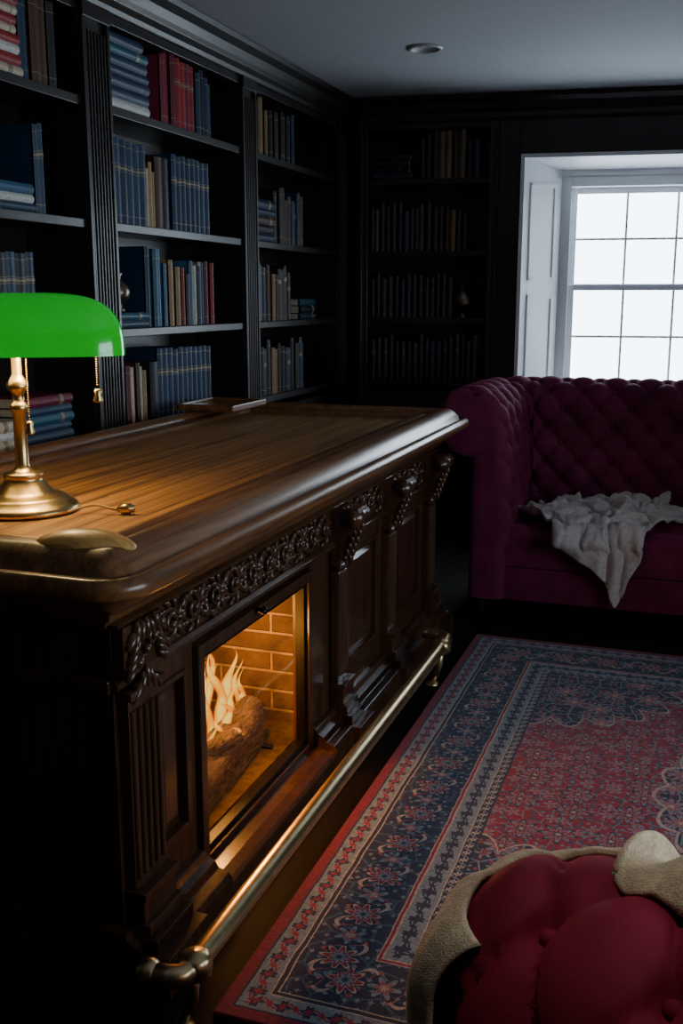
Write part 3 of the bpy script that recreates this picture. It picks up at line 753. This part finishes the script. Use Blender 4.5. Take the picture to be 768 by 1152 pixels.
m_,nt,b=newmat('green_cased_glass')
v=objco(nt);f=noise(nt,v,6,2)
nt.links.new(ramp(nt,f,[(.3,(.0,.34,.015)),(.7,(.0,.46,.03))]),b.inputs['Base Color'])
setp(b,Roughness=.15,Coat_Weight=.6,Emission_Color=(0,.55,.025,1),Emission_Strength=.40)
shade(1).build('green_glass_shade',[m_],lamp)
m_2,nt,b=newmat('opal_inner_glass');setp(b,Base_Color=(.9,.95,.85,1),Roughness=.4,Emission_Color=(1,.9,.7,1),Emission_Strength=.6)
shade(.965).build('opal_lining',[m_2],lamp)
m=MB()
for off,ln in ((.205,.10),(.03,.18)):
    p=LC+ld*off+lp*-.05
    n=int(ln/.006)
    for k in range(n):
        m.blob((p.x,p.y,zb-.004-k*.006+.02),(.0023,.0023,.0023),0,6,4)
    zz=zb+.016-ln
    m.lathe([(0,0),(.006,0),(.010,-.006),(.008,-.016),(.013,-.030),(.012,-.034),(0,-.036)],(p.x,p.y,zz),16)
m.build('pull_chains',[M_brass],lamp)
m=MB()
pts=[]
for k in range(30):
    t=k/29;pts.append((LX+.132+.13*t,LY-.02+.075*t+.018*math.sin(t*5),LZ+.004+.014*math.sin(PI*t)+.008*t))
m.tube(pts,.0032,8,0)
e=Vector(pts[-1]);dd=Vector((.95,.30,0)).normalized();e.z=LZ+.0155
m.tube([e-dd*.004,e,e+dd*.006,e+dd*.008,e+dd*.032,e+dd*.034,e+dd*.042],[.004,.009,.009,.014,.0145,.010,.010],18,1)
m.build('power_cord',[plain('cord_tan',(.40,.24,.09),.4),M_brass],lamp)
light('lamp_bulb','POINT',LC+Vector((0,0,.435))+lp*-.03+ld*.05,8.5,(1,.66,.30),.04,lamp)

# ------------------------------------------------------------------ rug
RXC,RYC,RHX,RHY=.24,3.25,1.20,1.42
m=MB();m.box(RXC-RHX,RXC+RHX,RYC-RHY,RYC+RHY,.0005,.012);m.build('persian_rug',[rugmat(RXC,RYC,RHX,RHY)],bevel=.004)

# ------------------------------------------------------------------ chesterfield seating
def resample(pts,ds):
    P=[np.array(p,float) for p in pts];L=[0]
    for i in range(1,len(P)): L.append(L[-1]+np.linalg.norm(P[i]-P[i-1]))
    n=max(2,int(round(L[-1]/ds))+1);ss=np.linspace(0,L[-1],n)
    P=np.array(P)
    out=np.stack([np.interp(ss,L,P[:,k]) for k in range(P.shape[1])],1)
    return out,ss
class Sofa:
    def __init__(s,W,D,Ht,M,rr=.13,oc=.03,r=.2,SA=.18,SB=.19,amp=.030,dome=.02,tz=.25,ds=.0125,woff=.03,endbtn=None,pitd=.014,pw=.42,ow=.08):
        s.M=M;s.Ht=Ht;s.W=W;s.D=D;s.rr=rr;s.SA=SA;s.SB=SB;s.amp=amp;s.dome=dome;s.oc=oc;s.woff=woff;s.pitd=pitd;s.pw=pw
        pts=[(-W/2,-D/2)];
        for k in range(0,13):
            a=PI-PI/2*k/12;pts.append((-W/2+r+r*math.cos(a),D/2-r+r*math.sin(a)))
        for k in range(0,13):
            a=PI/2-PI/2*k/12;pts.append((W/2-r+r*math.cos(a),D/2-r+r*math.sin(a)))
        pts.append((W/2,-D/2))
        s.path,s.ss=resample(pts,ds)
        s.soff=0 if endbtn is None else s.ss[-1]/2-endbtn
        s.fade=endbtn is not None
        t=np.gradient(s.path,axis=0);t/=np.linalg.norm(t,axis=1)[:,None];s.out=np.stack([-t[:,1],t[:,0]],1)
        zc=Ht-rr;s.zc=zc
        a0=-math.acos((ow-oc)/rr)
        zj=zc+rr*math.sin(a0)
        pr=[(ow,.10),(ow,zj)]
        for k in range(25):
            a=a0+(PI-a0)*k/24;pr.append((oc+rr*math.cos(a),zc+rr*math.sin(a)))
        x=oc-rr
        pr+=[(x-.005,zc-.08),(x-.03,max(.44,zc-.25)),(x-.045,.42),(x-.03,.38),(x-.03,.10)]
        s.prof,s.ws=resample(pr,ds)
        t=np.gradient(s.prof,axis=0);t/=np.linalg.norm(t,axis=1)[:,None];s.pn=np.stack([t[:,1],-t[:,0]],1)
        L0=zj-.10
        s.w0=L0+rr*(-a0+tz);s.w1=s.ws[-1]-.30
    def h(s,S,w):
        a=min(1,max(0,(w-s.w0)/.08));b=min(1,max(0,(s.w1-w)/.05));mk=a*a*(3-2*a)*b
        wo=w-s.w0-s.woff;so=S-s.ss[-1]/2-s.soff
        p=so/s.SA+wo/s.SB;q=so/s.SA-wo/s.SB
        v=(abs(math.sin(PI*p))*abs(math.sin(PI*q)))
        v=v**s.pw
        dp=p-round(p);dq=q-round(q)
        pit=math.exp(-(dp*dp+dq*dq)/.018)
        return s.amp*((1-mk)*.55+mk*v)-mk*pit*s.pitd
    def pos(s,i,j,off=None):
        hh=s.h(s.ss[i],s.ws[j]) if off is None else off
        o,z=s.prof[j];no,nz=s.pn[j];o+=hh*no;z+=hh*nz
        x=s.path[i][0]+s.out[i][0]*o;y=s.path[i][1]+s.out[i][1]*o
        return s.M@Vector((x,y,z))
    def fpos(s,S,w,off):
        fi=S/s.ss[-1]*(len(s.ss)-1);i0=int(min(max(fi,0),len(s.ss)-2));ti=fi-i0
        fj=w/s.ws[-1]*(len(s.ws)-1);j0=int(min(max(fj,0),len(s.ws)-2));tj=fj-j0
        P=lambda a,b:s.pos(a,b,off)
        return P(i0,j0)*(1-ti)*(1-tj)+P(i0+1,j0)*ti*(1-tj)+P(i0,j0+1)*(1-ti)*tj+P(i0+1,j0+1)*ti*tj
    def build(s,name,mat):
        root=empty(name,s.M@Vector((0,0,0)))
        m=MB();N,K=len(s.ss),len(s.ws)
        m.grid(lambda i,j:s.pos(i,j),N,K)
        for e,d in ((0,-1),(N-1,1)):
            rings=[];R=s.dome;nr=5 if R<.04 else 12
            for q in range(nr+1):
                al=PI/2*q/nr;adv=R*math.sin(al);ins=R*(1-math.cos(al))*.9
                ring=[]
                for j in range(K):
                    o,z=s.prof[j];no,nz=s.pn[j]
                    hs=s.h(s.ss[e]+d*adv if s.fade else s.ss[e],s.ws[j]);hb=s.amp*.55
                    kk=math.cos(al)
                    hh=(hs*kk+hb*(1-kk)*kk)-ins
                    o+=hh*no;z+=hh*nz
                    ring.append(s.M@Vector((s.path[e][0]+s.out[e][0]*o,s.path[e][1]-adv,z)))
                rings.append(ring)
            m.grid(lambda i,j:rings[i][j],len(rings),K)
            m.add(rings[-1],[list(range(K))],0,False)
        s.bvh=BVHTree.FromPolygons([Vector(v) for v in m.v],m.f)
        m.build('tufted_arms_and_back',[mat],root,recalc=False)
        b=MB()
        L=s.ss[-1]/2
        for p in range(-60,61):
            for q in range(-60,61):
                S=L+s.soff+s.SA*(p+q)/2;w=s.w0+s.woff+s.SB*(p-q)/2
                if .0<S<s.ss[-1]-.0 and s.w0+.04<w<s.w1-.03:
                    c=s.fpos(S,w,.002-(s.pitd-.014));b.blob(c,(.013,.013,.013),0,10,6)
        b.build('buttons',[mat],root)
        m=MB();iw=s.W/2-.12;y0=-s.D/2-.0;y1=s.D/2-.11;nx=int(2*iw/.016);ny=int((y1-y0)/.016)
        def seat(i,j):
            x=-iw+2*iw*i/nx
            Lf=.20;tot=Lf+(y1-y0);w=tot*j/(ny+14)
            if w<Lf-.05: y=y0;z=.27+w;nn=(-1,0)
            elif w<Lf+.0285:
                a=(w-(Lf-.05))/.0785*PI/2;y=y0+.05-.05*math.cos(a);z=.42+.05*math.sin(a);nn=(-math.cos(a),math.sin(a))
            else: y=y0+.05+(w-Lf-.0285);z=.47;nn=(0,1)
            p=x/.24+w/.26;q=x/.24-w/.26
            v=(abs(math.sin(PI*p))*abs(math.sin(PI*q)))**.4
            k=1 if w>Lf else max(0,(w-.05)/(Lf-.05));k=max(0,k)
            hh=.022*v*k+.022*.5*(1-k)-.022
            return s.M@Vector((x,y+nn[0]*hh,z+nn[1]*hh))
        m.grid(seat,nx+1,ny+15)
        m.build('seat_cushion',[mat],root,recalc=False)
        m=MB(lambda x,y,z:s.M@Vector((x,y,z)))
        m.box(-iw,iw,-s.D/2+.012,s.D/2-.08,.09,.262)
        m.build('front_rail',[mat],root,bevel=.01)
        m=MB(lambda x,y,z:s.M@Vector((x,y,z)))
        for x in (-s.W/2+.03,s.W/2-.03):
            for y in (-s.D/2+.05,s.D/2-.08):
                wp=s.M@Vector((x*.985,y,0))
                zr=.0125 if (RXC-RHX-.03<wp.x<RXC+RHX+.03 and RYC-RHY-.03<wp.y<RYC+RHY+.03) else .001
                m.lathe([(0,zr),(.02,zr),(.028,.03),(.036,.06),(.03,.08),(.04,.10),(.04,.104),(0,.105)],(x*.985,y,0),20)
        m.build('turned_feet',[M_dark],root)
        return root
Mf=Matrix.Translation((-.01,5.42,0))
S1=Sofa(2.12,.82,1.14,Mf,rr=.150,oc=.025,amp=.036,pitd=.020,ow=-.01,dome=.035)
S1.build('chesterfield_sofa',M_vel_far)
th=math.radians(240);W2,D2=.80,.78
Rm=Matrix.Rotation(th,4,'Z')
Eend=Vector((-.120,1.225,0))
ctr=Eend-(Rm@Vector((W2/2,-D2/2,0)))
Mn=Matrix.Translation(ctr)@Rm
S2=Sofa(W2,D2,.86,Mn,rr=.147,oc=.02,SA=.17,SB=.33,amp=.042,dome=.115,tz=-.55,r=.16,ds=.008,woff=.147*(1.10+.55),endbtn=.03,pitd=.030,pw=.33)
S2.build('chesterfield_armchair',M_vel_near)

# ------------------------------------------------------------------ blankets
from mathutils import noise as mn
def nz(x,y,z=0): return mn.noise(Vector((x,y,z)))
def far_blanket():
    m=MB();N=110
    Lc=Vector((-.92,5.36));Tc=Vector((-.42,5.80));Rc=Vector((-.02,5.52));Bc=Vector((-.34,4.66))
    yf=5.005-.012
    def fn(i,j):
        u=i/(N-1);v=j/(N-1)
        p=Lc*(1-u)*(1-v)+Tc*u*(1-v)+Bc*(1-u)*v+Rc*u*v
        x=p.x+.10*nz(u*3,v*3,1)+.05*nz(u*8,v*8,4);y=p.y+.10*nz(u*3,v*3,7)+.05*nz(u*8,v*8,9)
        f=.6*abs(nz(u*4.5+v*1.5,v*2.2,2))+.45*abs(nz(u*9-v*3,v*5,5))+.16*abs(nz(u*20,v*16,3))
        hh=.014+.15*f
        if y>yf+.05: return (x,y,.472+hh)
        e=yf+.05-y
        if e<.08:
            a=e/.08*PI/2;return (x,yf+.05-(.05+hh)*math.sin(a),.422+(.05+hh)*math.cos(a))
        k=min(1,(e-.08)/.06)
        hh2=hh*(1-k)+k*(.008+.09*abs(nz(x*14,1.5,e*2)));return (x,yf-hh2-.0,.422-(e-.08))
    m.grid(fn,N,N);return m.build('throw_blanket',[M_knit_g],solid=.014,recalc=False)
far_blanket()
axd=(Rm@Vector((0,-1,0))).normalized()
outd=(Rm@Vector((1,0,0))).normalized()
Pe=Eend+outd*.02-axd*.055;Pe.z=0
def frame(u):
    if u<0: return Pe+axd*u,outd
    if u<=PI: return Pe,outd*math.cos(u)+axd*math.sin(u)
    return Pe-axd*(u-PI),-outd
def hitr(u,el):
    c,n=frame(u);c=Vector((c.x,c.y,S2.zc));d=n*math.cos(el)+Vector((0,0,math.sin(el)))
    o=c+d*.6
    h=S2.bvh.ray_cast(o,-d,.6)
    return .6-h[3] if h[0] is not None else .16
# cloth rests on the upholstery: sample the real surface, dilate, smooth
U0,U1,NU_=-.3,PI+.8,110
NE=46
R=np.array([[hitr(U0+(U1-U0)*i/(NU_-1),1.75*j/(NE-1)) for j in range(NE)] for i in range(NU_)])
Rd=R.copy()
for _ in range(2):
    P_=np.pad(Rd,1,mode='edge');Rd=np.max([P_[a:a+NU_,b:b+NE] for a in range(3) for b in range(3)],0)
for _ in range(5):
    P_=np.pad(Rd,1,mode='edge');Rd=np.mean([P_[a:a+NU_,b:b+NE] for a in range(3) for b in range(3)],0)
Rd=np.maximum(Rd,R)
def clothr(u,el,A=None):
    A=Rd if A is None else A
    a=min(max((u-U0)/(U1-U0)*(NU_-1),0),NU_-1.001);b=min(max(el/1.75*(NE-1),0),NE-1.001)
    i,j=int(a),int(b);x,y=a-i,b-j
    return A[i,j]*(1-x)*(1-y)+A[i+1,j]*x*(1-y)+A[i,j+1]*(1-x)*y+A[i+1,j+1]*x*y
def wrap(name,u0,u1,el0,down,seed,fold=.02,N=130,hem=.03,lift=.012,ridge=0,wob=.05,rag=.06,nr=6):
    m=MB()
    def fn(i,j):
        a=i/(N-1);v=j/(N-1)
        e0=el0(a)+rag*nz(a*3,seed,0)
        RR=.19
        tot=e0*RR+down+hem*nz(a*4,seed+3,1)
        u=u0+(u1-u0)*a+wob*nz(v*3,seed+9,a)
        w=tot*v
        f=abs(nz(a*3+.5*v,v*1.5,seed))*fold+abs(nz(a*8+v,v*3,seed+2))*fold*.4
        if ridge: f+=ridge*(.5+.5*math.sin(a*PI*nr+2.5*nz(v*2,seed,3)+v*2))**1.5*(.7+.6*nz(a*2,v*2,seed))
        c,n=frame(u)
        if w<e0*RR:
            el=e0-w/RR
            k=math.exp(-w/.02)   # hem settles onto the fabric
            r=clothr(u,el)*(1-k)+clothr(u,el,R)*k+(lift+f)*(1-.75*k)
            p=c+n*(r*math.cos(el));return Vector((p.x,p.y,S2.zc+r*math.sin(el)))
        dr=w-e0*RR;r=clothr(u,0)+lift+f+.02*dr
        p=c+n*r;return Vector((p.x,p.y,S2.zc-dr))
    m.grid(fn,N,N);return m.build(name,[M_knit_b],solid=.010,recalc=False)
wrap('throw_blanket',.16*PI,.95*PI,lambda a:.66+.36*a,.48,3,.030,lift=.010,ridge=.010,nr=9)
wrap('throw_blanket',.98*PI,PI+.50,lambda a:1.30+.12*math.sin(a*3),.30,21,.03,lift=.012,ridge=.048,wob=.10,rag=.35,nr=9)

# ------------------------------------------------------------------ world, portals, camera
w=bpy.data.worlds.new('overcast_sky');bpy.context.scene.world=w;w.use_nodes=True
bg=w.node_tree.nodes['Background'];bg.inputs[0].default_value=(.74,.88,1.0,1);bg.inputs[1].default_value=9.3
def portal(name,loc,rot,sx,sy):
    l=bpy.data.lights.new(name,'AREA');l.shape='RECTANGLE';l.size=sx;l.size_y=sy
    l.cycles.is_portal=True
    o=bpy.data.objects.new(name,l);o.location=loc;o.rotation_euler=rot;bpy.context.scene.collection.objects.link(o)
pc=TB((A0+A1)/2,-.50,(Z0+Z1)/2)
portal('sky_portal',pc,(-PI/2,0,ang),A1-A0,Z1-Z0)
portal('sky_portal',(XR+.16,(WY0+WY1)/2,(WZ0+WZ1)/2),(PI/2,0,PI/2),WY1-WY0,WZ1-WZ0)

cam=bpy.data.cameras.new('camera');co=bpy.data.objects.new('camera',cam);bpy.context.scene.collection.objects.link(co)
cam.sensor_fit='VERTICAL';cam.sensor_height=36;cam.lens=1150/1152*36
co.location=(0,0,H);co.rotation_euler=(math.radians(90-11.8),0,math.radians(19.5))
cam.clip_start=.02
bpy.context.scene.camera=co
